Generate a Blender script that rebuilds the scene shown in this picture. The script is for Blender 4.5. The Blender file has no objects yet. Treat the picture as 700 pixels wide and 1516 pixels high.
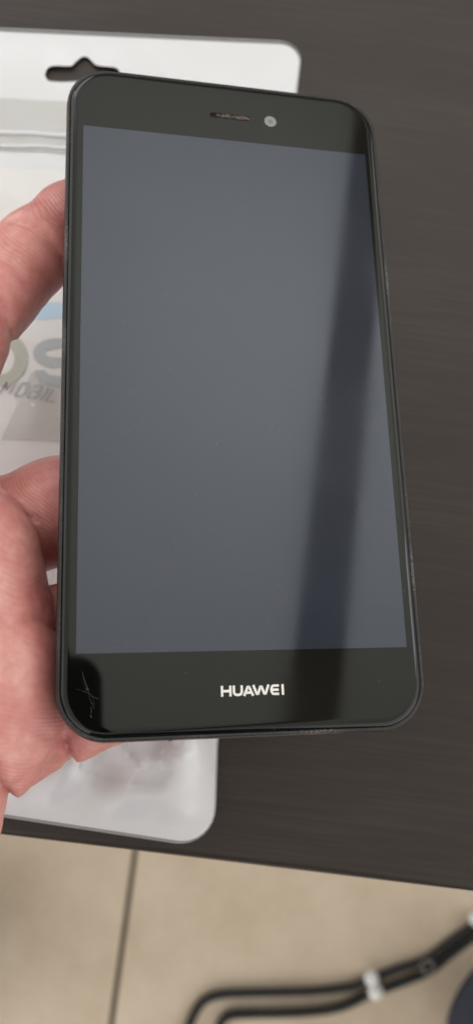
import bpy, bmesh, math, random
import numpy as np
from mathutils import Matrix, Vector, noise
from mathutils.geometry import delaunay_2d_cdt

random.seed(4)
rad = math.radians
scene = bpy.context.scene
C = scene.collection
MM = 0.001
TABLE_Z = 0.75

# ------------------------------------------------------------------ camera
# camera axes written as rows of the world frame (x along the table edge, y away from the viewer, z up)
CAM_R = Matrix(((0.9920482, -0.1252214, -0.0126461),
                (0.1200937, 0.9718802, -0.2025495),
                (0.0376540, 0.1994202, 0.9791904)))
CAM_H = 0.218
CAM_POS = Vector((0.0, 0.0, TABLE_Z + CAM_H))
cam_data = bpy.data.cameras.new('camera')
cam = bpy.data.objects.new('camera', cam_data)
C.objects.link(cam)
m4 = CAM_R.to_4x4()
m4.translation = CAM_POS
cam.matrix_world = m4
cam_data.sensor_fit = 'VERTICAL'
cam_data.sensor_height = 36.0
cam_data.lens = 36.0 * 1180.0 / 1516.0
cam_data.clip_start = 0.01
cam_data.clip_end = 60.0
cam_data.dof.use_dof = True
cam_data.dof.focus_distance = 0.163
cam_data.dof.aperture_fstop = 12.5
scene.camera = cam

# ------------------------------------------------------------------ light
world = bpy.data.worlds.new('World')
scene.world = world
world.use_nodes = True
bg = world.node_tree.nodes['Background']
bg.inputs['Color'].default_value = (1.0, 0.97, 0.94, 1)
bg.inputs['Strength'].default_value = 1.25


def area(name, loc, target, sx, sy, power, color):
    l = bpy.data.lights.new(name, 'AREA')
    l.shape = 'RECTANGLE'
    l.size, l.size_y = sx, sy
    l.energy = power
    l.color = color
    o = bpy.data.objects.new(name, l)
    C.objects.link(o)
    o.location = loc
    d = Vector(target) - Vector(loc)
    o.rotation_euler = d.to_track_quat('-Z', 'Y').to_euler()
    return o


area('window_light', (-1.25, 2.3, 1.9), (0.1, 0.1, 1.3), 1.3, 1.3, 11.0, (0.93, 0.97, 1.0))
area('ceiling_fill_light', (0.6, 1.25, 1.25), (0.6, 1.25, 3.0), 0.6, 0.6, 26.0, (1.0, 0.98, 0.95))  # added fill aimed up to brighten the ceiling, no known lamp stands here
area('side_window_light', (2.45, 0.75, 1.95), (0.0, 0.15, 0.9), 0.45, 1.1, 4.0, (0.86, 0.93, 1.0))

scene.view_settings.view_transform = 'Standard'
scene.view_settings.look = 'None'
scene.view_settings.exposure = 0.35
scene.view_settings.gamma = 1.0
scene.view_settings.use_curve_mapping = False


# ------------------------------------------------------------------ helpers
def at(u, v, z):
    """world point where the line of sight through photo pixel (u, v) meets height z"""
    d = CAM_R @ Vector(((u - 350.0) / 1180.0, -(v - 758.0) / 1180.0, -1.0))
    k = (z - CAM_POS.z) / d.z
    return CAM_POS + d * k


def mesh_obj(name, verts, faces, mat=None, parent=None, smooth=True):
    me = bpy.data.meshes.new(name)
    me.from_pydata([tuple(v) for v in verts], [], [tuple(f) for f in faces])
    me.validate()
    bm = bmesh.new()
    bm.from_mesh(me)
    bmesh.ops.recalc_face_normals(bm, faces=bm.faces)
    bm.to_mesh(me)
    bm.free()
    if smooth:
        me.polygons.foreach_set('use_smooth', [True] * len(me.polygons))
    if mat:
        me.materials.append(mat)
    o = bpy.data.objects.new(name, me)
    C.objects.link(o)
    if parent:
        o.parent = parent
    return o


def bm_obj(name, bm, mat=None, parent=None, smooth=False):
    me = bpy.data.meshes.new(name)
    bm.to_mesh(me)
    bm.free()
    if smooth:
        me.polygons.foreach_set('use_smooth', [True] * len(me.polygons))
    if mat:
        me.materials.append(mat)
    o = bpy.data.objects.new(name, me)
    C.objects.link(o)
    if parent:
        o.parent = parent
    return o


def empty(name, loc=(0, 0, 0)):
    o = bpy.data.objects.new(name, None)
    C.objects.link(o)
    o.location = loc
    o.empty_display_size = 0.02
    return o


def tag(o, label, cat, group=None):
    o['label'] = label
    o['category'] = cat
    if group:
        o['group'] = group
    return o


def auto_smooth(o, deg=40):
    me = o.data
    me.polygons.foreach_set('use_smooth', [True] * len(me.polygons))
    me.set_sharp_from_angle(angle=rad(deg))


def bevel_box(x0, x1, y0, y1, z0, z1, bev=0.002, seg=2):
    bm = bmesh.new()
    bmesh.ops.create_cube(bm, size=1.0)
    for v in bm.verts:
        v.co = Vector((x0 + (v.co.x + .5) * (x1 - x0), y0 + (v.co.y + .5) * (y1 - y0), z0 + (v.co.z + .5) * (z1 - z0)))
    if bev > 0:
        bmesh.ops.bevel(bm, geom=list(bm.edges), offset=bev, segments=seg, affect='EDGES', profile=0.5)
    return bm


def tube(path, radii, n=14, cap=True):
    """verts, faces of a tube swept along path with a radius per point"""
    P = [Vector(p) for p in path]
    if not hasattr(radii, '__len__'):
        radii = [radii] * len(P)
    V, F = [], []
    up = Vector((0, 0, 1))
    t0 = (P[1] - P[0]).normalized()
    if abs(t0.dot(up)) > .95:
        up = Vector((0, 1, 0))
    nrm = (up - t0 * up.dot(t0)).normalized()
    for i, p in enumerate(P):
        t = (P[min(i + 1, len(P) - 1)] - P[max(i - 1, 0)]).normalized()
        nrm = (nrm - t * nrm.dot(t)).normalized()
        b = t.cross(nrm)
        for k in range(n):
            a = 2 * math.pi * k / n
            V.append(p + (nrm * math.cos(a) + b * math.sin(a)) * radii[i])
    for i in range(len(P) - 1):
        for k in range(n):
            k2 = (k + 1) % n
            F.append((i * n + k, i * n + k2, (i + 1) * n + k2, (i + 1) * n + k))
    if cap:
        F.append(tuple(range(n))[::-1])
        F.append(tuple((len(P) - 1) * n + k for k in range(n)))
    return V, F


def spline(pts, n=10):
    """Catmull-Rom through pts"""
    P = [Vector(p) for p in pts]
    P = [P[0] * 2 - P[1]] + P + [P[-1] * 2 - P[-2]]
    out = []
    for i in range(1, len(P) - 2):
        for k in range(n):
            t = k / n
            out.append(.5 * ((2 * P[i]) + (P[i + 1] - P[i - 1]) * t + (2 * P[i - 1] - 5 * P[i] + 4 * P[i + 1] - P[i + 2]) * t * t
                             + (3 * P[i] - P[i - 1] - 3 * P[i + 1] + P[i + 2]) * t ** 3))
    out.append(P[-2])
    return out


# ------------------------------------------------------------------ materials
def new_mat(name):
    m = bpy.data.materials.new(name)
    m.use_nodes = True
    nt = m.node_tree
    return m, nt, nt.nodes['Principled BSDF']


def N(nt, typ, **kw):
    n = nt.nodes.new(typ)
    for k, v in kw.items():
        if k.startswith('_'):
            setattr(n, k[1:], v)
        else:
            n.inputs[k.replace('__', ' ')].default_value = v
    return n


def coords(nt, scale=(1, 1, 1), rot=(0, 0, 0)):
    tc = N(nt, 'ShaderNodeTexCoord')
    mp = N(nt, 'ShaderNodeMapping')
    mp.inputs['Scale'].default_value = scale
    mp.inputs['Rotation'].default_value = rot
    nt.links.new(tc.outputs['Object'], mp.inputs['Vector'])
    return mp.outputs['Vector']


def ramp(nt, fac, stops):
    r = N(nt, 'ShaderNodeValToRGB')
    while len(r.color_ramp.elements) < len(stops):
        r.color_ramp.elements.new(0.5)
    for e, (p, c) in zip(r.color_ramp.elements, stops):
        e.position = p
        e.color = (c[0], c[1], c[2], 1)
    nt.links.new(fac, r.inputs['Fac'])
    return r.outputs['Color']


def bump(nt, height, strength, dist, b):
    n = N(nt, 'ShaderNodeBump')
    n.inputs['Strength'].default_value = strength
    n.inputs['Distance'].default_value = dist
    nt.links.new(height, n.inputs['Height'])
    nt.links.new(n.outputs['Normal'], b.inputs['Normal'])
    return n


def simple(name, col, rough=.5, ior=1.5, metal=0.0, spec=None, coat=0.0):
    m, nt, b = new_mat(name)
    b.inputs['Base Color'].default_value = (*col, 1)
    b.inputs['Roughness'].default_value = rough
    b.inputs['IOR'].default_value = ior
    b.inputs['Metallic'].default_value = metal
    b.inputs['Coat Weight'].default_value = coat
    if spec is not None:
        b.inputs['Specular IOR Level'].default_value = spec
    return m


def mat_table():
    m, nt, b = new_mat('dark_wood_laminate')
    v = coords(nt, (4.0, 130.0, 30.0))
    n1 = N(nt, 'ShaderNodeTexNoise', Scale=9.0, Detail=6.0, Roughness=.65)
    nt.links.new(v, n1.inputs['Vector'])
    v2 = coords(nt, (1.0, 5.0, 1.0))
    n2 = N(nt, 'ShaderNodeTexNoise', Scale=9.0, Detail=3.0)
    nt.links.new(v2, n2.inputs['Vector'])
    mx = N(nt, 'ShaderNodeMath', _operation='ADD')
    sc = N(nt, 'ShaderNodeMath', _operation='MULTIPLY')
    sc.inputs[1].default_value = .6
    nt.links.new(n2.outputs['Fac'], sc.inputs[0])
    nt.links.new(n1.outputs['Fac'], mx.inputs[0])
    nt.links.new(sc.outputs[0], mx.inputs[1])
    c = ramp(nt, mx.outputs[0], [(.40, (.021, .0155, .013)), (.8, (.030, .0225, .019)), (1.15, (.040, .0305, .026))])
    nt.links.new(c, b.inputs['Base Color'])
    b.inputs['Roughness'].default_value = .36
    b.inputs['Specular IOR Level'].default_value = .36
    bump(nt, n1.outputs['Fac'], .10, .0003, b)
    return m


def mat_tile():
    m, nt, b = new_mat('beige_ceramic')
    v = coords(nt, (1, 1, 1))
    n1 = N(nt, 'ShaderNodeTexNoise', Scale=11.0, Detail=6.0, Roughness=.62)
    nt.links.new(v, n1.inputs['Vector'])
    n2 = N(nt, 'ShaderNodeTexNoise', Scale=130.0, Detail=3.0)
    nt.links.new(v, n2.inputs['Vector'])
    mx = N(nt, 'ShaderNodeMath', _operation='MULTIPLY_ADD')
    nt.links.new(n2.outputs['Fac'], mx.inputs[0])
    mx.inputs[1].default_value = .25
    nt.links.new(n1.outputs['Fac'], mx.inputs[2])
    c = ramp(nt, mx.outputs[0], [(.36, (.60, .475, .34)), (.60, (.70, .575, .425)), (.84, (.77, .65, .50))])
    nt.links.new(c, b.inputs['Base Color'])
    b.inputs['Roughness'].default_value = .38
    bump(nt, n1.outputs['Fac'], .15, .001, b)
    return m


def mat_skin():
    m, nt, b = new_mat('skin')
    v = coords(nt, (1, 1, 1))
    n1 = N(nt, 'ShaderNodeTexNoise', Scale=55.0, Detail=4.0, Roughness=.6)
    nt.links.new(v, n1.inputs['Vector'])
    n2 = N(nt, 'ShaderNodeTexNoise', Scale=420.0, Detail=3.0)
    nt.links.new(v, n2.inputs['Vector'])
    mx = N(nt, 'ShaderNodeMath', _operation='MULTIPLY_ADD')
    nt.links.new(n2.outputs['Fac'], mx.inputs[0])
    mx.inputs[1].default_value = .3
    nt.links.new(n1.outputs['Fac'], mx.inputs[2])
    c = ramp(nt, mx.outputs[0], [(.40, (.41, .118, .11)), (.56, (.55, .20, .182)), (.72, (.63, .27, .24)), (.9, (.73, .40, .35))])
    nt.links.new(c, b.inputs['Base Color'])
    b.inputs['Roughness'].default_value = .42
    b.inputs['Subsurface Weight'].default_value = .25
    b.inputs['Subsurface Radius'].default_value = (1.0, .35, .2)
    b.inputs['Subsurface Scale'].default_value = .0025
    # papillary ridges: curved fine lines, warped by a broad noise
    w = N(nt, 'ShaderNodeTexWave', Scale=520.0, Distortion=26.0, Detail=2.5)
    w.wave_type = 'BANDS'
    w.bands_direction = 'DIAGONAL'
    w.inputs['Detail Scale'].default_value = .09
    nt.links.new(v, w.inputs['Vector'])
    cr = N(nt, 'ShaderNodeTexNoise', Scale=900.0, Detail=2.0)
    nt.links.new(v, cr.inputs['Vector'])
    hh = N(nt, 'ShaderNodeMath', _operation='MULTIPLY_ADD')
    nt.links.new(cr.outputs['Fac'], hh.inputs[0])
    hh.inputs[1].default_value = .5
    nt.links.new(w.outputs['Fac'], hh.inputs[2])
    bump(nt, hh.outputs[0], .22, .0002, b)
    return m


def mat_glossy_dark(name, base, ior, rough=.04, tint=(1, 1, 1), dust=0.0):
    m, nt, b = new_mat(name)
    b.inputs['Base Color'].default_value = (*base, 1)
    b.inputs['IOR'].default_value = ior
    b.inputs['Roughness'].default_value = rough
    b.inputs['Specular Tint'].default_value = (*tint, 1)
    if dust:
        v = coords(nt)
        vo = N(nt, 'ShaderNodeTexVoronoi', Scale=420.0)
        nt.links.new(v, vo.inputs['Vector'])
        sm = N(nt, 'ShaderNodeTexNoise', Scale=28.0, Detail=2.0)
        nt.links.new(v, sm.inputs['Vector'])
        # sparse lint specks
        th = N(nt, 'ShaderNodeMath', _operation='LESS_THAN')
        th.inputs[1].default_value = .035
        nt.links.new(vo.outputs['Distance'], th.inputs[0])
        sep = N(nt, 'ShaderNodeSeparateColor')
        nt.links.new(vo.outputs['Color'], sep.inputs[0])
        pick = N(nt, 'ShaderNodeMath', _operation='GREATER_THAN')
        pick.inputs[1].default_value = .90
        nt.links.new(sep.outputs[0], pick.inputs[0])
        mul = N(nt, 'ShaderNodeMath', _operation='MULTIPLY')
        nt.links.new(th.outputs[0], mul.inputs[0])
        nt.links.new(pick.outputs[0], mul.inputs[1])
        mc = N(nt, 'ShaderNodeMix', _data_type='RGBA')
        nt.links.new(mul.outputs[0], mc.inputs[0])
        sr = ramp(nt, sm.outputs['Fac'], [(.25, base), (.80, tuple(c * 1.12 + .0022 for c in base))])
        nt.links.new(sr, mc.inputs[6])
        mc.inputs[7].default_value = (.13, .13, .13, 1)
        nt.links.new(mc.outputs[2], b.inputs['Base Color'])
        # grease film changes the gloss a little
        r = N(nt, 'ShaderNodeMapRange')
        r.inputs[1].default_value = .35
        r.inputs[2].default_value = .75
        r.inputs[3].default_value = rough * .7
        r.inputs[4].default_value = rough * 2.2
        nt.links.new(sm.outputs['Fac'], r.inputs[0])
        nt.links.new(r.outputs[0], b.inputs['Roughness'])
    return m


def mat_worn_frame():
    m, nt, b = new_mat('worn_black_frame')
    v = coords(nt, (1, 1, 1))
    n1 = N(nt, 'ShaderNodeTexNoise', Scale=2200.0, Detail=3.0, Roughness=.7)
    nt.links.new(v, n1.inputs['Vector'])
    n2 = N(nt, 'ShaderNodeTexNoise', Scale=60.0, Detail=2.0)
    nt.links.new(v, n2.inputs['Vector'])
    mu = N(nt, 'ShaderNodeMath', _operation='MULTIPLY')
    nt.links.new(n1.outputs['Fac'], mu.inputs[0])
    nt.links.new(n2.outputs['Fac'], mu.inputs[1])
    c = ramp(nt, mu.outputs[0], [(.22, (.006, .006, .007)), (.30, (.022, .022, .024)), (.39, (.11, .105, .10))])
    nt.links.new(c, b.inputs['Base Color'])
    b.inputs['Roughness'].default_value = .33
    bump(nt, n1.outputs['Fac'], .1, .0001, b)
    return m


def mat_film():
    m, nt, b = new_mat('clear_plastic_film')
    nt.nodes.remove(b)
    out = nt.nodes['Material Output']
    tr = N(nt, 'ShaderNodeBsdfTransparent')
    tr.inputs['Color'].default_value = (.99, .99, .995, 1)
    gl = N(nt, 'ShaderNodeBsdfGlossy', Roughness=.16)
    df = N(nt, 'ShaderNodeBsdfDiffuse')
    df.inputs['Color'].default_value = (.88, .90, .92, 1)
    lw = N(nt, 'ShaderNodeLayerWeight', Blend=.5)
    pw = N(nt, 'ShaderNodeMath', _operation='POWER')
    pw.inputs[1].default_value = 4.0
    nt.links.new(lw.outputs['Facing'], pw.inputs[0])
    fr = N(nt, 'ShaderNodeMath', _operation='MULTIPLY_ADD')
    nt.links.new(pw.outputs[0], fr.inputs[0])
    fr.inputs[1].default_value = .7
    fr.inputs[2].default_value = .045
    m1 = N(nt, 'ShaderNodeMixShader')
    m1.inputs[0].default_value = .05
    nt.links.new(tr.outputs[0], m1.inputs[1])
    nt.links.new(df.outputs[0], m1.inputs[2])
    m2 = N(nt, 'ShaderNodeMixShader')
    nt.links.new(fr.outputs[0], m2.inputs[0])
    nt.links.new(m1.outputs[0], m2.inputs[1])
    nt.links.new(gl.outputs[0], m2.inputs[2])
    nt.links.new(m2.outputs[0], out.inputs['Surface'])
    return m


def mat_hazy(name, col, opacity):
    m, nt, b = new_mat(name)
    b.inputs['Base Color'].default_value = (*col, 1)
    b.inputs['Roughness'].default_value = .3
    b.inputs['Alpha'].default_value = opacity
    return m


def mat_paper():
    m, nt, b = new_mat('white_pouch_film')
    v = coords(nt)
    n = N(nt, 'ShaderNodeTexNoise', Scale=40.0, Detail=4.0)
    nt.links.new(v, n.inputs['Vector'])
    c = ramp(nt, n.outputs['Fac'], [(.3, (.74, .755, .775)), (.7, (.79, .80, .815))])
    nt.links.new(c, b.inputs['Base Color'])
    b.inputs['Roughness'].default_value = .35
    bump(nt, n.outputs['Fac'], .12, .001, b)
    return m


def mat_cord():
    m, nt, b = new_mat('black_braided_cord')
    v = coords(nt)
    w = N(nt, 'ShaderNodeTexWave', Scale=90.0, Distortion=2.0)
    w.bands_direction = 'DIAGONAL'
    nt.links.new(v, w.inputs['Vector'])
    c = ramp(nt, w.outputs['Fac'], [(.2, (.005, .005, .005)), (.9, (.04, .04, .037))])
    nt.links.new(c, b.inputs['Base Color'])
    b.inputs['Roughness'].default_value = .7
    bump(nt, w.outputs['Fac'], .6, .001, b)
    return m


def mat_fabric():
    m, nt, b = new_mat('navy_trouser_fabric')
    v = coords(nt)
    w = N(nt, 'ShaderNodeTexNoise', Scale=300.0, Detail=3.0)
    nt.links.new(v, w.inputs['Vector'])
    c = ramp(nt, w.outputs['Fac'], [(.3, (.022, .030, .055)), (.7, (.05, .065, .11))])
    nt.links.new(c, b.inputs['Base Color'])
    b.inputs['Roughness'].default_value = .85
    bump(nt, w.outputs['Fac'], .3, .001, b)
    return m


def mat_plaster(name, col):
    m, nt, b = new_mat(name)
    v = coords(nt)
    n = N(nt, 'ShaderNodeTexNoise', Scale=3.0, Detail=5.0)
    nt.links.new(v, n.inputs['Vector'])
    c = ramp(nt, n.outputs['Fac'], [(.3, tuple(x * .95 for x in col)), (.7, col)])
    nt.links.new(c, b.inputs['Base Color'])
    b.inputs['Roughness'].default_value = .9
    return m


M_TABLE = mat_table()
M_TILE = mat_tile()
M_SKIN = mat_skin()
M_FRAME = mat_worn_frame()
M_GLASS = mat_glossy_dark('black_front_glass', (.002, .0025, .002), 1.42, .045, (.97, 1.0, .98), dust=1)
M_DISPLAY = mat_glossy_dark('switched_off_display', (.012, .0185, .030), 1.69, .045, (.86, .90, 1.0), dust=1)
M_PAPER = mat_paper()
M_FILM = mat_film()
M_CORD = mat_cord()
M_FABRIC = mat_fabric()
M_GROUT = simple('brown_grout', (.065, .048, .036), .9)

# ------------------------------------------------------------------ setting: floor, ceiling, beam
floor = mesh_obj('floor', [(-2.6, -2.4, -.004), (2.6, -2.4, -.004), (2.6, 3.0, -.004), (-2.6, 3.0, -.004)], [(0, 1, 2, 3)], M_GROUT, smooth=False)
floor['kind'] = 'structure'
TS, GAP = .45, .0055
tb = bevel_box(-TS / 2 + GAP / 2, TS / 2 - GAP / 2, -TS / 2 + GAP / 2, TS / 2 - GAP / 2, -.004, 0, .0016, 2)
tile_me = bpy.data.meshes.new('tile')
tb.to_mesh(tile_me)
tb.free()
tile_me.materials.append(M_TILE)
for i in range(-3, 4):
    for j in range(-4, 3):
        t = bpy.data.objects.new('tile', tile_me)
        C.objects.link(t)
        t.parent = floor
        t.location = (-.0543 + TS * (i + .5), -.165 + TS * (j + .5), random.uniform(-.0004, .0004))

CEIL_Z = TABLE_Z + 1.81
ceiling = mesh_obj('ceiling', [(-2.6, -2.4, CEIL_Z), (2.6, -2.4, CEIL_Z), (2.6, 3.0, CEIL_Z), (-2.6, 3.0, CEIL_Z)], [(0, 3, 2, 1)], mat_plaster('ceiling_paint', (.86, .86, .84)), smooth=False)
ceiling['kind'] = 'structure'
wall = mesh_obj('wall', [(-2.6, 2.99, 0), (2.6, 2.99, 0), (2.6, 2.99, CEIL_Z), (-2.6, 2.99, CEIL_Z)], [(0, 1, 2, 3)], mat_plaster('wall_paint', (.20, .20, .18)), smooth=False)
wall['kind'] = 'structure'
beam = bm_obj('ceiling_beam', bevel_box(-.064, .068, -2.3, 2.95, -.028, 0, .004), simple('beam_wood', (.16, .13, .11), .6))
beam.location = (.812, 0, CEIL_Z - .001)
beam.rotation_euler = (0, 0, rad(-2.6))
beam['kind'] = 'structure'

# ------------------------------------------------------------------ table
table = tag(empty('table', (0, .3, 0)), 'dark brown wood grain table under the phone and the plastic pouch', 'table')
EDGE_Y = -.0464


def table_part(name, *a, **k):
    bm = bevel_box(*a, **k)
    for v in bm.verts:
        v.co.y -= .3
    o = bm_obj(name, bm, M_TABLE, table)
    auto_smooth(o)
    return o


table_part('table_top', -.75, .62, EDGE_Y, .70, TABLE_Z - .028, TABLE_Z, bev=.0022, seg=3)
for x in (-.70, .53):
    for y in (.0, .63):
        table_part('leg', x, x + .05, y, y + .05, .002, TABLE_Z - .0285, bev=.002)
table_part('apron', -.64, .52, .012, .03, TABLE_Z - .11, TABLE_Z - .0288, bev=.001)
table_part('apron', -.64, .52, .635, .653, TABLE_Z - .11, TABLE_Z - .0288, bev=.001)

# ------------------------------------------------------------------ plastic pouch
pouch = tag(empty('plastic_pouch', (-.062, .08, TABLE_Z)), 'white plastic retail pouch with hang hole and printed card, lying on the dark table', 'pouch')
PO = Vector((-.062, .08, TABLE_Z))


def rounded_poly(corners, r, seg=8):
    """corners of a convex outline with a radius for each, returned as a closed 2-D list"""
    out = []
    n = len(corners)
    for i in range(n):
        p = Vector(corners[i][:2])
        a = Vector(corners[i - 1][:2]) - p
        b = Vector(corners[(i + 1) % n][:2]) - p
        rr = r[i]
        half = math.acos(max(-1, min(1, a.normalized().dot(b.normalized())))) / 2
        d = rr / math.tan(half)
        p0, p1 = p + a.normalized() * d, p + b.normalized() * d
        c = p + (a.normalized() + b.normalized()).normalized() * (rr / math.sin(half))
        a0 = math.atan2(p0.y - c.y, p0.x - c.x)
        a1 = math.atan2(p1.y - c.y, p1.x - c.x)
        while a1 - a0 > math.pi:
            a1 -= 2 * math.pi
        while a1 - a0 < -math.pi:
            a1 += 2 * math.pi
        for k in range(seg + 1):
            t = a0 + (a1 - a0) * k / seg
            out.append((c.x + rr * math.cos(t), c.y + rr * math.sin(t)))
    return out


def inside(p, poly):
    x, y = p
    c = False
    n = len(poly)
    for i in range(n):
        x0, y0 = poly[i]
        x1, y1 = poly[i - 1]
        if (y0 > y) != (y1 > y) and x < (x1 - x0) * (y - y0) / (y1 - y0) + x0:
            c = not c
    return c


def seg_dist(p, poly):
    best = 1e9
    px, py = p
    for i in range(len(poly)):
        x0, y0 = poly[i - 1]
        x1, y1 = poly[i]
        dx, dy = x1 - x0, y1 - y0
        l2 = dx * dx + dy * dy + 1e-20
        t = max(0, min(1, ((px - x0) * dx + (py - y0) * dy) / l2))
        best = min(best, math.hypot(px - x0 - t * dx, py - y0 - t * dy))
    return best


def wpt(u, v):
    p = at(u, v, TABLE_Z + .002)
    return (p.x, p.y)


tr_, br_ = wpt(449, 60), wpt(318, 1258)
mid_ = wpt(323, 1100)
POUCH_W = .138
pouch_outline = rounded_poly([(br_[0] - POUCH_W, br_[1] + .004), br_, mid_, tr_, (tr_[0] - POUCH_W, tr_[1] - .014)], [.009, .009, .05, .007, .007])
inner_outline = rounded_poly([(br_[0] - POUCH_W + .0005, br_[1] + .0045), (br_[0] - .0005, br_[1] + .0005), (mid_[0] - .0005, mid_[1]), (tr_[0] - .0005, tr_[1] - .0005), (tr_[0] - POUCH_W + .0005, tr_[1] - .0145)], [.008, .008, .05, .006, .006])
# euro hang hole
hole_px = [(66, 108), (70, 99), (80, 95.5), (104, 96), (110, 91), (116, 85), (123, 80.5), (130, 82), (136, 88), (143, 94), (160, 97), (172, 99), (177, 104),
           (177, 112), (172, 118), (150, 119), (110, 119), (80, 119), (70, 116)]
hole = [(p.x, p.y) for p in [Vector((q.x, q.y, 0)) for q in spline([(*wpt(*h), 0) for h in hole_px] + [(*wpt(*hole_px[0]), 0)], 3)][:-1]]

rng = random.Random(11)
# sharp folds pressed into the film: ends, height, width in metres
CREASES = [(-.045, -.034, -.012, -.012, .0016, .0022), (-.026, -.012, -.006, -.030, .0013, .0016), (-.038, -.012, -.028, -.036, .0012, .0016), (-.004, -.004, .000, -.036, .0014, .0020),
           (-.018, -.020, .003, -.022, .0011, .0016), (-.034, -.026, -.016, -.038, .0010, .0014), (-.012, -.008, -.016, -.036, .0009, .0014)]
for _ in range(26):
    cx_, cy_ = rng.uniform(-.125, .0), rng.uniform(-.03, .185)
    an, ln = rng.uniform(0, 3.14), rng.uniform(.008, .03)
    CREASES.append((cx_ - ln * math.cos(an), cy_ - ln * math.sin(an), cx_ + ln * math.cos(an), cy_ + ln * math.sin(an), rng.uniform(.0002, .0006), rng.uniform(.0012, .0028)))


def pouch_h(x, y):
    """height of the pouch surface above the table in metres: flat at the seal, puffy with soft wrinkles inside"""
    d = pouch_dist((x, y))
    e = min(1.0, d / .014)
    e = e * e * (3 - 2 * e)
    v = Vector((x * 26, y * 15, 3.1))
    a = noise.noise(v) * .0011
    a += (1 - abs(noise.noise(Vector((x * 60 + y * 35, y * 26 - x * 20, 8.0))))) ** 3 * .0009
    low = max(0.0, min(1.0, (.012 - y) / .02))           # loose film below the card wrinkles more
    a += low * (1 - abs(noise.noise(Vector((x * 55 - y * 60, y * 40 + x * 30, 2.2))))) ** 3 * .0042
    for (ax, ay, bx_, by_, amp, w) in CREASES:
        dx, dy = bx_ - ax, by_ - ay
        t = max(0.0, min(1.0, ((x - ax) * dx + (y - ay) * dy) / (dx * dx + dy * dy)))
        dd = math.hypot(x - ax - t * dx, y - ay - t * dy)
        if dd < 6 * w:
            a += amp * math.exp(-dd / w) * math.sin(math.pi * max(.06, min(.94, t)))
    top = max(0.0, min(1.0, (y - .145) / .02))
    a *= 1 - .45 * top
    return .0006 + e * (.0016 * (1 - top * .7) + a)


_dcache = {}


def pouch_dist(p):
    k = (round(p[0], 4), round(p[1], 4))
    if k not in _dcache:
        _dcache[k] = seg_dist(p, pouch_outline)
    return _dcache[k]


def sheet(name, outline, holes, lift, mat, parent, step=.0028, hfun=None):
    """a sheet cut to an outline, triangulated finely and laid over the pouch relief"""
    hfun = hfun or pouch_h
    vs, es, n0 = [], [], 0
    for loop in [outline] + holes:
        dens = []
        for i in range(len(loop)):
            a, b = Vector(loop[i]), Vector(loop[(i + 1) % len(loop)])
            k = max(1, int((b - a).length / step))
            dens += [a.lerp(b, t / k) for t in range(k)]
        n0 = len(vs)
        vs += dens
        es += [(n0 + i, n0 + (i + 1) % len(dens)) for i in range(len(dens))]
    xs = [p[0] for p in outline]
    ys = [p[1] for p in outline]
    y = min(ys) + step / 2
    r = 0
    while y < max(ys):
        x = min(xs) + (step / 2 if r % 2 else 0)
        while x < max(xs):
            if inside((x, y), outline) and seg_dist((x, y), outline) > step * .6 and all(not inside((x, y), h) and seg_dist((x, y), h) > step * .6 for h in holes):
                vs.append(Vector((x, y)))
            x += step
        y += step * .87
        r += 1
    V, E, F, *_ = delaunay_2d_cdt(vs, es, [], 1, 1e-7)
    F = [f for f in F if inside(((V[f[0]].x + V[f[1]].x + V[f[2]].x) / 3, (V[f[0]].y + V[f[1]].y + V[f[2]].y) / 3), outline)
         and not any(inside(((V[f[0]].x + V[f[1]].x + V[f[2]].x) / 3, (V[f[0]].y + V[f[1]].y + V[f[2]].y) / 3), h) for h in holes)]
    VV = [(v.x - PO.x, v.y - PO.y, hfun(v.x, v.y) + lift) for v in V]
    return mesh_obj(name, VV, F, mat, parent)


sheet('backing', inner_outline, [hole], 0.0, M_PAPER, pouch)
film = sheet('clear_film', pouch_outline, [hole], .0007, M_FILM, pouch)


def px_poly(pts, z=.0025):
    return [(at(u, v, TABLE_Z + z).x, at(u, v, TABLE_Z + z).y) for u, v in pts]


# flat grey patch under the loose film below the card
sheet('grey_patch', px_poly([(120, 1140), (140, 1080), (250, 1080), (256, 1105), (255, 1128), (248, 1146), (232, 1158), (205, 1160), (160, 1156)]), [], .0003, simple('patch_grey', (.68, .68, .695), .5), pouch)

# heat-sealed rim: milky band round the outline
sheet('heat_seal', pouch_outline, [inner_outline], .0009, mat_hazy('milky_seal', (.78, .82, .85), .4), pouch, step=.0012)
# zip closure: grey translucent strip and two raised ridges across the pouch
lx, rx = br_[0] - POUCH_W + .003, br_[0] - .003
ang = .085


def slant(x, y0):
    return y0 + (x + .062) * ang


zip_poly = [(lx, slant(lx, .1475)), (rx, slant(rx, .1475)), (rx, slant(rx, .166)), (lx, slant(lx, .166))]
sheet('zip_band', zip_poly, [], .0003, simple('zip_band_plastic', (.56, .56, .545), .3), pouch)


def ridge(y0, r, mat, dx=0.0):
    pts = []
    for k in range(41):
        x = lx + (rx - lx) * k / 40
        y = slant(x, y0) + dx * (x - lx)
        pts.append((x - PO.x, y - PO.y, pouch_h(x, y) + .0006))
    V, F = tube(pts, r, 10)
    return mesh_obj('zip_ridge', V, F, mat, pouch)


M_RIDGE = simple('clear_zip_ridge', (.74, .76, .79), .12)
ridge(.1535, .0007, M_RIDGE)
ridge(.1478, .0005, M_RIDGE, .02)

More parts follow.
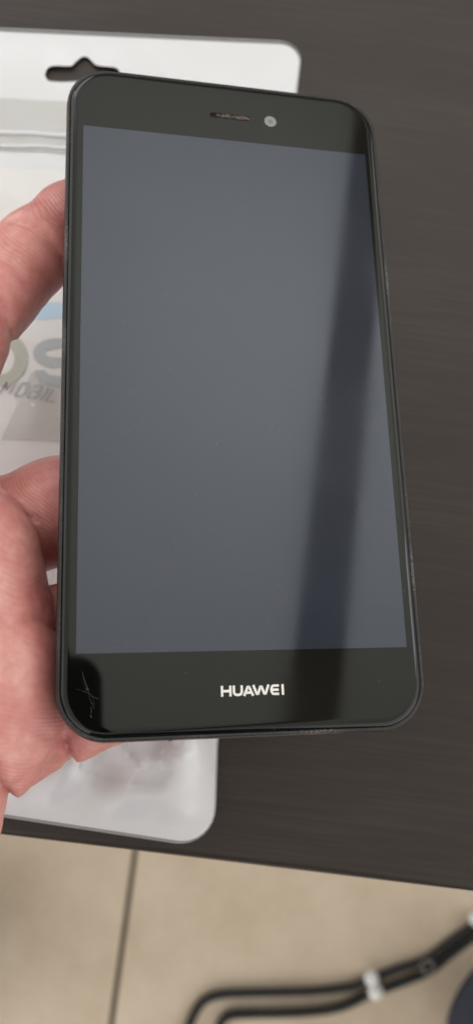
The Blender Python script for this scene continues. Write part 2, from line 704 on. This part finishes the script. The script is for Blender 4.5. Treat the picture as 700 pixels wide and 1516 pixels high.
# printed card inside: white card, pale-blue stripe, grey panel, large letters and the slanted word
M_CARD = simple('white_card', (.81, .805, .79), .55)
card = sheet('printed_card', [(lx + .004, .0), (rx - .003, .0), (rx - .003, .1455), (lx + .004, .137)], [], .00022, M_CARD, pouch)
sheet('blue_stripe', px_poly([(-120, 462), (110, 448), (110, 471), (-120, 486)]), [], .00036, simple('pale_blue_print', (.50, .70, .86), .5), pouch)
sheet('grey_panel', px_poly([(4, 652), (110, 655), (110, 560), (48, 553)]), [], .00035, simple('grey_print', (.60, .60, .56), .5), pouch)


def stroke2d(pts, w, taper=None):
    """flat ribbon of width w along a 2-D path, as verts and faces"""
    P = [Vector(p) for p in pts]
    V, F = [], []
    for i, p in enumerate(P):
        t = (P[min(i + 1, len(P) - 1)] - P[max(i - 1, 0)]).normalized()
        nrm = Vector((-t.y, t.x))
        ww = w * (taper[i] if taper else 1) / 2
        V += [p + nrm * ww, p - nrm * ww]
    for i in range(len(P) - 1):
        F.append((2 * i, 2 * i + 1, 2 * i + 3, 2 * i + 2))
    return V, F


def px_strokes(name, strokes, mat, parent, lift):
    V, F = [], []
    for pts, w in strokes:
        q = [Vector((p.x, p.y)) for p in (at(u, v, TABLE_Z + .0025) for u, v in pts)]
        v, f = stroke2d([(a.x, a.y) for a in q], w)
        n0 = len(V)
        V += v
        F += [tuple(i + n0 for i in ff) for ff in f]
    VV = [(v.x - PO.x, v.y - PO.y, pouch_h(v.x, v.y) + lift) for v in V]
    return mesh_obj(name, VV, F, mat, parent)


def arc(cx, cy, rx_, ry_, a0, a1, n=22):
    return [(cx + rx_ * math.cos(rad(a0 + (a1 - a0) * k / n)), cy - ry_ * math.sin(rad(a0 + (a1 - a0) * k / n))) for k in range(n + 1)]


M_LETTER_A = simple('olive_grey_print', (.47, .48, .40), .5)
M_LETTER_B = simple('blue_grey_print', (.44, .49, .50), .5)
px_strokes('printed_letter', [(arc(4, 533, 29, 31, 0, 360, 40), .0036)], M_LETTER_A, pouch, .00046)
px_strokes('printed_letter', [([(150, 508)] + arc(84, 524, 26, 14, 90, 270, 16) + [(128, 539)] + arc(128, 553, 24, 14, 90, -90, 16) + [(88, 567)] + arc(86, 551, 26, 15, 265, 175, 8), .0030)], M_LETTER_B, pouch, .00048)
sl = 11


def word_strokes():
    def L(x, pts):
        return [(x + a + (1 - b) * sl, 566 + x * .17 + 18 * b) for a, b in pts]
    S = []
    S.append((L(0, [(0, 1), (1, 0), (7, .7), (15, 0), (15, 1)]), .0006))                    # M
    S.append((L(22, [(0, .1), (0, .9), (2, 1), (12, 1), (14, .9), (14, .1), (12, 0), (2, 0), (0, .1)]), .0006))  # O
    S.append((L(42, [(0, 0), (0, 1), (12, 1), (14, .75), (12, .5), (0, .5), (12, .5), (13, .25), (11, 0), (0, 0)]), .0006))  # B
    S.append((L(62, [(0, 0), (0, 1)]), .0006))                                             # I
    S.append((L(69, [(0, 0), (0, 1), (12, 1)]), .0006))                                    # L
    return S


px_strokes('printed_word', word_strokes(), simple('dark_grey_print', (.42, .43, .43), .5), pouch, .0005)

# ------------------------------------------------------------------ smartphone
# phone frame: x right, y up, z out of the screen, millimetres
R_PH = Matrix(((0.981036053464594, -0.03416294744891264, 0.19079086672117523),
               (-0.013477517103474633, 0.9699383008224922, 0.2429774663015125),
               (-0.19335619549251576, -0.2409410417906836, 0.9510840110345037)))
T_PH = Vector((0.2355, 28.9992, -167.9654)) * MM
phone_m = (CAM_R @ R_PH).to_4x4()
phone_m.translation = CAM_R @ T_PH + CAM_POS
phone = empty('smartphone')
phone.matrix_world = phone_m
tag(phone, 'black smartphone with its screen off held above the table by a hand', 'smartphone')
PH_INV = phone_m.inverted()


def ph(u, v, z=0.0):
    """phone-frame point (mm) at depth z on the line of sight through photo pixel (u, v)"""
    o = PH_INV @ CAM_POS
    d = PH_INV.to_3x3() @ (CAM_R @ Vector(((u - 350.0) / 1180.0, -(v - 758.0) / 1180.0, -1.0)))
    k = (z * MM - o.z) / d.z
    return (o + d * k) / MM


HW, HH, RC = 36.3, 73.75, 9.8


def rrect(inset, z, seg=14):
    out = []
    hw, hh, r = HW - inset, HH - inset, max(.6, RC - inset)
    for cx, cy, a0 in ((hw - r, hh - r, 0), (-hw + r, hh - r, 90), (-hw + r, -hh + r, 180), (hw - r, -hh + r, 270)):
        for k in range(seg + 1):
            a = rad(a0 + 90 * k / seg)
            out.append((cx + r * math.cos(a), cy + r * math.sin(a), z))
    return out


def loft(name, prof, mat, cap0, cap1, parent=phone):
    V, F = [], []
    n = 0
    for ins, z in prof:
        ring = rrect(ins, z)
        n = len(ring)
        V += ring
    for i in range(len(prof) - 1):
        for k in range(n):
            k2 = (k + 1) % n
            F.append((i * n + k, i * n + k2, (i + 1) * n + k2, (i + 1) * n + k))
    if cap0:
        F.append(tuple(range(n)))
    if cap1:
        F.append(tuple((len(prof) - 1) * n + k for k in range(n)))
    V = [Vector(v) * MM for v in V]
    return mesh_obj(name, V, F, mat, parent)


fr = loft('frame', [(1.3, -1.3), (.95, -1.0), (.55, -.85), (.30, -.95), (.22, -1.25), (.34, -1.45), (.20, -1.65), (.02, -2.4), (0, -3.6), (.05, -5.0), (.35, -6.3), (1.0, -7.2), (1.8, -7.55)], M_FRAME, False, False)
loft('back_cover', [(1.75, -7.5), (2.6, -7.62), (6.0, -7.7)], simple('black_back_cover', (.012, .012, .013), .35), False, True)
gp = [(1.02, -1.25), (1.0, -.8)]
for k in range(1, 11):
    t = k / 10.0
    gp.append((1.0 + 1.8 * t, -.8 * (1 - t) ** 2.4))
gp.append((3.2, 0.0))
glass = loft('front_glass', gp, M_GLASS, False, True)


def flat_poly(name, pts, z, mat, parent=phone, smooth=False):
    V = [Vector((x, y, z)) * MM for x, y in pts]
    return mesh_obj(name, V, [tuple(range(len(V)))], mat, parent, smooth)


# display: cut from the corner pixels seen in the photograph, which are the 64.7 x 115.1 mm panel
dc = [ph(*q) for q in ((122.5, 185), (541, 229.5), (600, 957.5), (114.5, 968.5))]
xl, xr = (dc[0].x + dc[3].x) / 2, (dc[1].x + dc[2].x) / 2
yt, yb = (dc[0].y + dc[1].y) / 2, (dc[2].y + dc[3].y) / 2
flat_poly('display', [(xl, yb), (xr, yb), (xr, yt), (xl, yt)], .02, M_DISPLAY)

# earpiece slot with its dusty mesh
ec = (ph(308, 170) + ph(372, 175)) / 2
ew, eh = 4.75, .60


def stadium(cx, cy, hw, hh, n=10):
    out = []
    for k in range(n + 1):
        a = rad(-90 + 180 * k / n)
        out.append((cx + hw - hh + hh * math.cos(a), cy + hh * math.sin(a)))
    for k in range(n + 1):
        a = rad(90 + 180 * k / n)
        out.append((cx - hw + hh + hh * math.cos(a), cy + hh * math.sin(a)))
    return out


ear = flat_poly('earpiece', stadium(ec.x, ec.y, ew, eh), .03, simple('earpiece_mesh_dark', (.018, .013, .010), .9, spec=.05))
V, F = tube([Vector((x, y, .03)) * MM for x, y in stadium(ec.x, ec.y, ew, eh)] + [Vector((*stadium(ec.x, ec.y, ew, eh)[0], .03)) * MM], .09 * MM, 6)
mesh_obj('slot_rim', V, F, simple('slot_rim', (.012, .011, .010), .5), ear)
V, F = [], []
for k in range(80):
    x = ec.x + random.uniform(-ew * .62, ew * .93)
    y = ec.y + random.uniform(-eh * .6, eh * .55)
    s = random.uniform(.10, .26)
    n0 = len(V)
    a0 = random.random() * 6
    for j in range(6):
        rr = s * random.uniform(.6, 1.1)
        V.append(Vector((x + rr * 1.5 * math.cos(a0 + j * 1.047), y + rr * math.sin(a0 + j * 1.047), .045 + k * .0006)) * MM)
    F.append(tuple(range(n0, n0 + 6)))
dust = mesh_obj('dust', V, F, simple('grey_dust', (.115, .095, .075), .9), ear, False)
dust['kind'] = 'stuff'

# front camera: light grey ring round a slightly darker lens
cc = ph(400, 180)
camo = flat_poly('front_camera', [(cc.x + 1.42 * math.cos(k * .2618), cc.y + 1.42 * math.sin(k * .2618)) for k in range(24)], .03, simple('camera_ring', (.24, .24, .235), .3))
flat_poly('lens', [(cc.x + .55 * math.cos(k * .2618), cc.y + .55 * math.sin(k * .2618)) for k in range(24)], .05, simple('camera_lens', (.17, .17, .175), .1), camo)

# maker's wordmark in letters of stroke width .33 mm
h0, h1 = ph(327, 1031.5), ph(420.5, 1029)
ltop = ph(328, 1015.5)
LW = h1.x - h0.x
CAP = ltop.y - h0.y
letters = []
u = LW / 100.0
sw = .46
hs = sw / 2


def LT(x, pts):
    return [(h0.x + (x + a) * u, h0.y + b * CAP) for a, b in pts]


e = hs / CAP
letters.append(('H', [LT(2, [(0, 0), (0, 1)]), LT(2, [(13, 0), (13, 1)]), LT(2, [(0, .5), (13, .5)])]))
letters.append(('U', [LT(20.5, [(0, 1), (0, .45), (.6, .28), (2, .16), (4.2, e + .02), (6.2, e), (8.2, e + .02), (10.4, .16), (11.8, .28), (12.4, .45), (12.4, 1)])]))
letters.append(('A', [LT(36.2, [(0, 0), (6.4, 1 - e), (8.0, 1 - e), (14.4, 0)]), LT(36.2, [(4.0, .3), (10.6, .3)])]))
letters.append(('W', [LT(51.2, [(0, 1), (5.6, e), (7.0, e), (11.6, 1 - e), (12.8, 1 - e), (17.4, e), (18.8, e), (24.4, 1)])]))
letters.append(('E', [LT(79, [(13, 1 - e), (6, 1 - e), (3, .88), (1, .66), (.7, .5), (1, .34), (3, .12), (6, e), (13, e)]), LT(79, [(1, .5), (12.5, .5)])]))
letters.append(('I', [LT(98, [(0, 0), (0, 1)])]))
logo = bpy.data.objects.new('brand_logo', None)
C.objects.link(logo)
logo.parent = phone
M_LOGO = simple('silver_logo', (.80, .79, .75), .35)
for ch, strokes in letters:
    V, F = [], []
    for s in strokes:
        v, f = stroke2d(s, sw)
        n0 = len(V)
        zo = .03 + .006 * strokes.index(s)
        V += [Vector((q.x, q.y, zo)) * MM for q in v]
        F += [tuple(i + n0 for i in ff) for ff in f]
    mesh_obj('letter', V, F, M_LOGO, logo, False)

# cracked chips in the lower left corner of the glass
scr_px = [([(122, 994), (125, 1006), (129, 1016), (130, 1022)], .09), ([(121, 1004), (124, 1014), (129, 1024)], .05), ([(114, 1020), (119, 1022)], .06), ([(122, 1023), (131, 1026)], .07),
          ([(136, 1031), (140, 1033), (146, 1034)], .10), ([(131, 1024), (133, 1033), (136, 1042)], .10), ([(137, 1040), (140, 1050)], .07), ([(135, 1046), (136, 1052), (135, 1056)], .12),
          ([(128, 1020), (132, 1021)], .22), ([(134, 1059), (136, 1062)], .16), ([(130, 1024), (137, 1030), (141, 1043)], .05), ([(126, 1012), (134, 1030)], .04)]
V, F = [], []
for k, (pts, w) in enumerate(scr_px):
    q = [ph(*p) for p in pts]
    v, f = stroke2d([(a.x, a.y) for a in q], w, [.25 + .5 * random.random() for _ in q])
    n0 = len(V)
    V += [Vector((a.x, a.y, .025 + k * .004)) * MM for a in v]
    F += [tuple(i + n0 for i in ff) for ff in f]
sc_o = mesh_obj('scratch', V, F, simple('chipped_glass', (.075, .075, .075), .5), phone, False)
sc_o['label'] = 'star-shaped scratch in the lower left corner of the glass'


def side_button(name, v0, v1):
    y1, y0 = ph(572, v0, -3.5).y, ph(572, v1, -3.5).y
    bm = bevel_box((HW - .6) * MM, (HW + .55) * MM, y0 * MM, y1 * MM, -4.7 * MM, -2.6 * MM, .0004, 3)
    o = bm_obj(name, bm, M_FRAME, phone)
    auto_smooth(o)


side_button('volume_button', 303, 413)
side_button('power_button', 452, 505)
# tiny frame joint marks seen on the lower edge and the right side (antenna lines)
for (bx, by, sx, sy) in ((-15.0, -HH, .35, .12), ):
    bm = bevel_box((bx - sx) * MM, (bx + sx) * MM, (by - .06) * MM, (by + sy) * MM, -2.9 * MM, -1.9 * MM, .00003, 1)
    bm_obj('microphone_hole', bm, simple('mic_plug', (.10, .10, .10), .5), phone)

# ------------------------------------------------------------------ hand: one continuous skin from a smooth distance field
VOX = .85
X0, X1, Y0, Y1, Z0, Z1 = -190., 34., -142., 66., -56., 18.
gx = np.arange(X0, X1, VOX, dtype=np.float32)
gy = np.arange(Y0, Y1, VOX, dtype=np.float32)
gz = np.arange(Z0, Z1, VOX, dtype=np.float32)
GX, GY, GZ = np.meshgrid(gx, gy, gz, indexing='ij', sparse=True)


def cone(a, b, ra, rb, zs=1.0):
    """tapered capsule; zs < 1 flattens it in z about its own axis"""
    ax, ay, az = a
    bx, by, bz = b
    dx, dy, dz = bx - ax, by - ay, bz - az
    l2 = dx * dx + dy * dy + dz * dz
    px, py, pz = GX - ax, GY - ay, GZ - az
    t = np.clip((px * dx + py * dy + pz * dz) / l2, 0, 1)
    qx, qy, qz = px - t * dx, py - t * dy, (pz - t * dz) / zs
    return (np.sqrt(qx * qx + qy * qy + qz * qz) - (ra + (rb - ra) * t)) * (zs ** .5 if zs < 1 else 1)


def smin(a, b, k):
    h = np.maximum(k - np.abs(a - b), 0) / k
    return np.minimum(a, b) - h * h * k * .25


def chain(pts, k=3.0):
    d = None
    for (p, r), (q, s) in zip(pts[:-1], pts[1:]):
        c = cone(p, q, r, s)
        d = c if d is None else smin(d, c, k)
    return d


thumb = chain([((-84, -42, -24), 15), ((-69, -14, -17), 12.5), ((-60.5, 7, -14), 10.6), ((-51, 24.5, -15), 9.5), ((-43, 36.3, -17.0), 9.1), ((-35.5, 45.6, -18.0), 7.9), ((-30.5, 51.5, -18.0), 6.6)], 3)
index = chain([((-66, -34, -30), 12), ((-50, -28.5, -28.5), 11.6), ((-37, -23.8, -25), 11.6), ((-14, -16.5, -19.2), 9.8), ((8, -11, -17), 8.6), ((22, -7, -15.6), 7.2)])
middle = chain([((-64, -54, -29), 11), ((-40, -52.5, -24), 9.4), ((-36, -51, -23), 9.2), ((-12, -42.5, -18.5), 9.2), ((10, -36, -17), 8.4), ((26, -31.5, -15.4), 7.0)])
ring = chain([((-64, -66, -28), 10), ((-38, -62, -25), 8.8), ((-12, -53.5, -18), 8.8), ((10, -48, -16.6), 8.0), ((24, -45, -15.2), 6.8)])
pinky = chain([((-62, -76, -24), 11), ((-45, -73, -22), 9.5), ((-35, -69.8, -20.5), 8.2), ((-18, -64.4, -17), 7.6), ((-3, -60, -15.6), 7.0), ((9, -57, -14.6), 6.0)])
palm_back = smin(cone((-80, -44, -32), (-74, -70, -29), 21, 21, .75), cone((-66, -38, -28), (-66, -72, -27), 12, 12), 8)
bulge = smin(cone((-62.3, -39.5, -13.5), (-57.5, -62, -13.5), 23.0, 22.9, .66), cone((-58, -62, -13.5), (-56.8, -67.0, -13.5), 22.5, 21.8, .66), 4)
heel = cone((-62.0, -85.5, -14), (-90, -88, -16), 16.5, 20, .8)
arm = cone((-88, -76, -20), (-160, -108, -10), 25, 26, .85)
fing = index
for fgr in (middle, ring, pinky):
    fing = smin(fing, fgr, 1.2)
hand_d = smin(fing, palm_back, 7)
hand_d = smin(hand_d, thumb, 9)
hand_d = smin(hand_d, arm, 14)
hand_d = smin(hand_d, heel, 5)
hand_d = smin(hand_d, bulge, 1.0)
# soft irregularity of the flesh
rs = np.random.RandomState(3)
for kx, ky, kz, amp in ((.16, .11, .2, .35), (.09, .21, .12, .35), (.31, .27, .2, .16)):
    hand_d = hand_d + amp * np.sin(GX * kx + rs.rand() * 6) * np.sin(GY * ky + rs.rand() * 6) * np.cos(GZ * kz + rs.rand() * 6)


def crease(pts, depth, w, z=-8.0):
    """press a skin fold along a photo-traced line into the camera-facing side"""
    global hand_d
    P = [ph(a, b, z) for a, b in pts]
    best = None
    XX, YY = GX[:, :, 0], GY[:, :, 0]
    for a, b in zip(P[:-1], P[1:]):
        dx, dy = b.x - a.x, b.y - a.y
        t = np.clip(((XX - a.x) * dx + (YY - a.y) * dy) / (dx * dx + dy * dy), 0, 1)
        d = np.hypot(XX - a.x - t * dx, YY - a.y - t * dy)
        best = d if best is None else np.minimum(best, d)
    hand_d = hand_d + (1.5 * depth * np.exp(-(best / w) ** 2))[:, :, None].astype(np.float32) * (GZ > -24)


crease([(18, 322), (45, 332), (70, 348), (92, 372)], .75, .75)
crease([(24, 330), (50, 342), (74, 362)], .35, .6)
crease([(-4, 448), (8, 468), (20, 494)], .9, .9)
crease([(0, 945), (28, 925), (55, 918), (80, 930)], .45, .9)
crease([(-5, 1085), (25, 1070), (60, 1078)], .3, .9)
crease([(10, 1170), (40, 1150), (66, 1135)], .3, .7)
crease([(2, 735), (30, 752), (52, 762)], .3, .6)
crease([(-5, 1010), (30, 990), (70, 1000), (90, 1020)], .25, .8)
crease([(20, 1100), (45, 1085), (75, 1090)], .22, .6)
crease([(0, 385), (20, 400), (45, 430)], .25, .6)
crease([(30, 470), (50, 445), (62, 420)], .22, .5)
crease([(54, 690), (62, 730), (80, 760)], .3, .9)
crease([(98, 1098), (104, 1115), (104, 1134), (99, 1142)], 1.6, .8, -14)
crease([(-10, 1130), (4, 1165), (16, 1195), (19, 1224)], 1.2, .9)
# the flesh gives way to the phone it holds
bx = np.maximum(np.abs(GX) - (HW - 3.8), 0)
by = np.maximum(np.abs(GY) - (HH - 3.8), 0)
bz = np.maximum(np.abs(GZ + 3.8) - 0.05, 0)
box = np.sqrt(bx * bx + by * by + bz * bz) - 3.85
hand_d = -smin(-hand_d, box - .02, 1.0)


def surface_nets(D, org, vox):
    nx, ny, nz = D.shape
    S = D < 0
    corners = [(i, j, k) for i in (0, 1) for j in (0, 1) for k in (0, 1)]
    cnt = np.zeros((nx - 1, ny - 1, nz - 1), np.int8)
    for i, j, k in corners:
        cnt += S[i:nx - 1 + i, j:ny - 1 + j, k:nz - 1 + k]
    act = (cnt > 0) & (cnt < 8)
    idx = np.argwhere(act)
    ids = -np.ones(act.shape, np.int64)
    ids[act] = np.arange(len(idx))
    acc = np.zeros((len(idx), 3))
    num = np.zeros(len(idx))
    I, J, K = idx.T
    for a in corners:
        for ax in range(3):
            if a[ax]:
                continue
            b = list(a)
            b[ax] = 1
            d0 = D[I + a[0], J + a[1], K + a[2]]
            d1 = D[I + b[0], J + b[1], K + b[2]]
            mask = (d0 < 0) != (d1 < 0)
            t = np.where(mask, d0 / np.where(mask, d0 - d1, 1), 0)
            p = np.array(a, float)[None, :] + t[:, None] * np.eye(3)[ax][None, :]
            acc += p * mask[:, None]
            num += mask
    V = (idx + acc / num[:, None]) * vox + np.array(org)
    F = []
    for ax in range(3):
        u_, v_ = [(1, 2), (2, 0), (0, 1)][ax]
        sl0 = [slice(None)] * 3
        sl1 = [slice(None)] * 3
        sl0[ax] = slice(0, -1)
        sl1[ax] = slice(1, None)
        s0, s1 = S[tuple(sl0)], S[tuple(sl1)]
        e_ = np.argwhere(s0 != s1)
        lim = np.array(act.shape)
        ok = (e_[:, u_] > 0) & (e_[:, v_] > 0) & (e_[:, u_] < lim[u_]) & (e_[:, v_] < lim[v_])
        e_ = e_[ok]
        flip = s0[tuple(e_.T)]
        q = []
        for du, dv in ((0, 0), (1, 0), (1, 1), (0, 1)):
            c = e_.copy()
            c[:, u_] -= du
            c[:, v_] -= dv
            q.append(ids[tuple(c.T)])
        q = np.stack(q, 1)
        q[~flip] = q[~flip][:, ::-1]
        F.append(q)
    return V, np.concatenate(F)


hv, hf = surface_nets(hand_d.astype(np.float32), (X0, Y0, Z0), VOX)
me = bpy.data.meshes.new('hand')
me.from_pydata((hv * MM).tolist(), [], hf.tolist())
me.validate()
me.polygons.foreach_set('use_smooth', [True] * len(me.polygons))
me.materials.append(M_SKIN)
hand = bpy.data.objects.new('hand', me)
C.objects.link(hand)
hand.matrix_world = phone_m
tag(hand, "person's bare left hand reaching in from the left and gripping the phone from behind", 'hand')

slp = [Vector(p) for p in spline([(-136, -97, -13), (-175, -114, -8), (-230, -142, -2), (-320, -190, 8)], 8)]
V, F = tube([p * MM for p in slp], [(30.5 + 1.2 * math.sin(i * 1.3) + i * .45) * MM for i in range(len(slp))], 32)
mesh_obj('sleeve', V, F, M_FABRIC, hand)

# ------------------------------------------------------------------ cord on the floor
FZ = .0055


def fl(u, v, z=FZ):
    return at(u, v, z)


cord = tag(empty('black_cord', fl(540, 1460, 0)), 'black braided double cord with white beads lying on the beige floor tiles', 'cord')
CO = Vector(cord.location)


def strand(pts, r):
    """three plies twisted round one another along the path"""
    P = [p - CO for p in spline([fl(*p) for p in pts], 22)]
    V, F = [], []
    up = Vector((0, 0, 1))
    run = [0.0]
    for a, b in zip(P[:-1], P[1:]):
        run.append(run[-1] + (b - a).length)
    for ply in range(3):
        Q = []
        for i, p in enumerate(P):
            t = (P[min(i + 1, len(P) - 1)] - P[max(i - 1, 0)]).normalized()
            b = t.cross(up).normalized()
            ph_ = run[i] / .017 * 2 * math.pi + ply * 2.0944
            Q.append(p + b * (math.cos(ph_) * r * .5) + up * (math.sin(ph_) * r * .5))
        v, f = tube(Q, r * .62, 8)
        n0 = len(V)
        V += v
        F += [tuple(k + n0 for k in ff) for ff in f]
    return mesh_obj('strand', V, F, M_CORD, cord)


SR = .0046
strand([(250, 1640), (268, 1560), (283, 1512), (300, 1484), (325, 1473), (370, 1470), (420, 1469), (470, 1467), (520, 1461), (548, 1450), (590, 1434), (632, 1420), (664, 1396), (692, 1376), (730, 1345), (800, 1310)], SR)
strand([(310, 1640), (318, 1560), (326, 1518), (340, 1504), (370, 1501), (420, 1500), (470, 1497), (510, 1489), (548, 1471), (590, 1456), (634, 1438), (670, 1410), (700, 1388), (740, 1360), (810, 1322)], SR)


def bead(u, v, r, mat, z=None):
    bm = bmesh.new()
    bmesh.ops.create_uvsphere(bm, u_segments=16, v_segments=10, radius=r)
    o = bm_obj('bead', bm, mat, cord, True)
    o.location = fl(u, v, z or .011) - CO
    return o


M_BEAD = simple('white_bead', (.86, .86, .83), .25)
bead(549, 1448, .0080, M_BEAD, .012)
bead(555, 1468, .0084, M_BEAD, .012)
bead(704, 1360, .0085, M_BEAD, .012)
V, F = [], []
ringp = [Vector((.0065 * math.cos(k * math.pi / 10), .0065 * math.sin(k * math.pi / 10), 0)) for k in range(21)]
V, F = tube(ringp, .0009, 8, False)
rg = mesh_obj('ring', V, F, simple('clear_ring', (.32, .30, .26), .15), cord)
rg.location = fl(632, 1431, .0125) - CO

# ------------------------------------------------------------------ trousers of the standing photographer, one knee at the lower right corner
leg_r = fl(746, 1518, 0)
leg_l = Vector((-.270, -.315, 0))
hip = Vector(((leg_r.x + leg_l.x) / 2 + .02, leg_r.y - .14, .86))
trousers = tag(empty('trousers', (hip.x, hip.y, 0)), 'dark navy trousers of a standing person, one leg showing beside the cord at lower right', 'trousers')


def trouser_leg(foot, top):
    V, F = [], []
    n, m = 40, 26
    for i in range(m):
        t = i / (m - 1)
        c = foot.lerp(top, t ** 1.15)
        z = .04 + (top.z - .04) * t
        rx_, ry_ = .078 + .03 * t, .085 + .045 * t
        for k in range(n):
            a = 2 * math.pi * k / n
            w = 1 + .03 * math.sin(3 * a + z * 22) + .02 * math.sin(5 * a - z * 37)
            V.append((c.x + rx_ * w * math.cos(a) - hip.x, c.y + ry_ * w * math.sin(a) - hip.y, z))
    for i in range(m - 1):
        for k in range(n):
            F.append((i * n + k, i * n + (k + 1) % n, (i + 1) * n + (k + 1) % n, (i + 1) * n + k))
    F.append(tuple(range(n)))
    F.append(tuple((m - 1) * n + k for k in range(n)))
    mesh_obj('trouser_leg', V, F, M_FABRIC, trousers)


trouser_leg(leg_r, Vector((hip.x + .09, hip.y, .86)))
trouser_leg(leg_l, Vector((hip.x - .09, hip.y, .86)))
V, F = [], []
for i, (z, a_, b_) in enumerate(((.74, .14, .10), (.80, .185, .135), (.88, .19, .14), (.98, .175, .13), (1.04, .17, .125))):
    for k in range(40):
        a = 2 * math.pi * k / 40
        V.append((a_ * math.cos(a), b_ * math.sin(a), z))
for i in range(4):
    for k in range(40):
        F.append((i * 40 + k, i * 40 + (k + 1) % 40, (i + 1) * 40 + (k + 1) % 40, (i + 1) * 40 + k))
F.append(tuple(range(40)))
F.append(tuple(160 + k for k in range(40)))
mesh_obj('seat', V, F, M_FABRIC, trousers)

# ------------------------------------------------------------------ the photographing phone, seen only as the dark reflection in the glass corner
cp = empty('camera_phone')
cpm = CAM_R.to_4x4()
cpm.translation = CAM_POS
cp.matrix_world = cpm
tag(cp, 'dark camera phone held over the scene, mirrored in the lower left glass corner', 'smartphone')
V, F = [], []
cx0, cx1, cy0, cy1, r_ = -66.0, 10.0, -130.0, 23.0, 10.0
out = []
for cx, cy, a0 in ((cx1 - r_, cy1 - r_, 0), (cx0 + r_, cy1 - r_, 90), (cx0 + r_, cy0 + r_, 180), (cx1 - r_, cy0 + r_, 270)):
    for k in range(9):
        a = rad(a0 + 90 * k / 8)
        out.append((cx + r_ * math.cos(a), cy + r_ * math.sin(a)))
n = len(out)
V = [Vector((x, y, z)) * MM for z in (1.5, 9.5) for x, y in out]
F = [tuple(range(n)), tuple(n + k for k in range(n))] + [(k, (k + 1) % n, n + (k + 1) % n, n + k) for k in range(n)]
mesh_obj('body', V, F, simple('camera_phone_black', (.004, .004, .004), .6), cp, False)
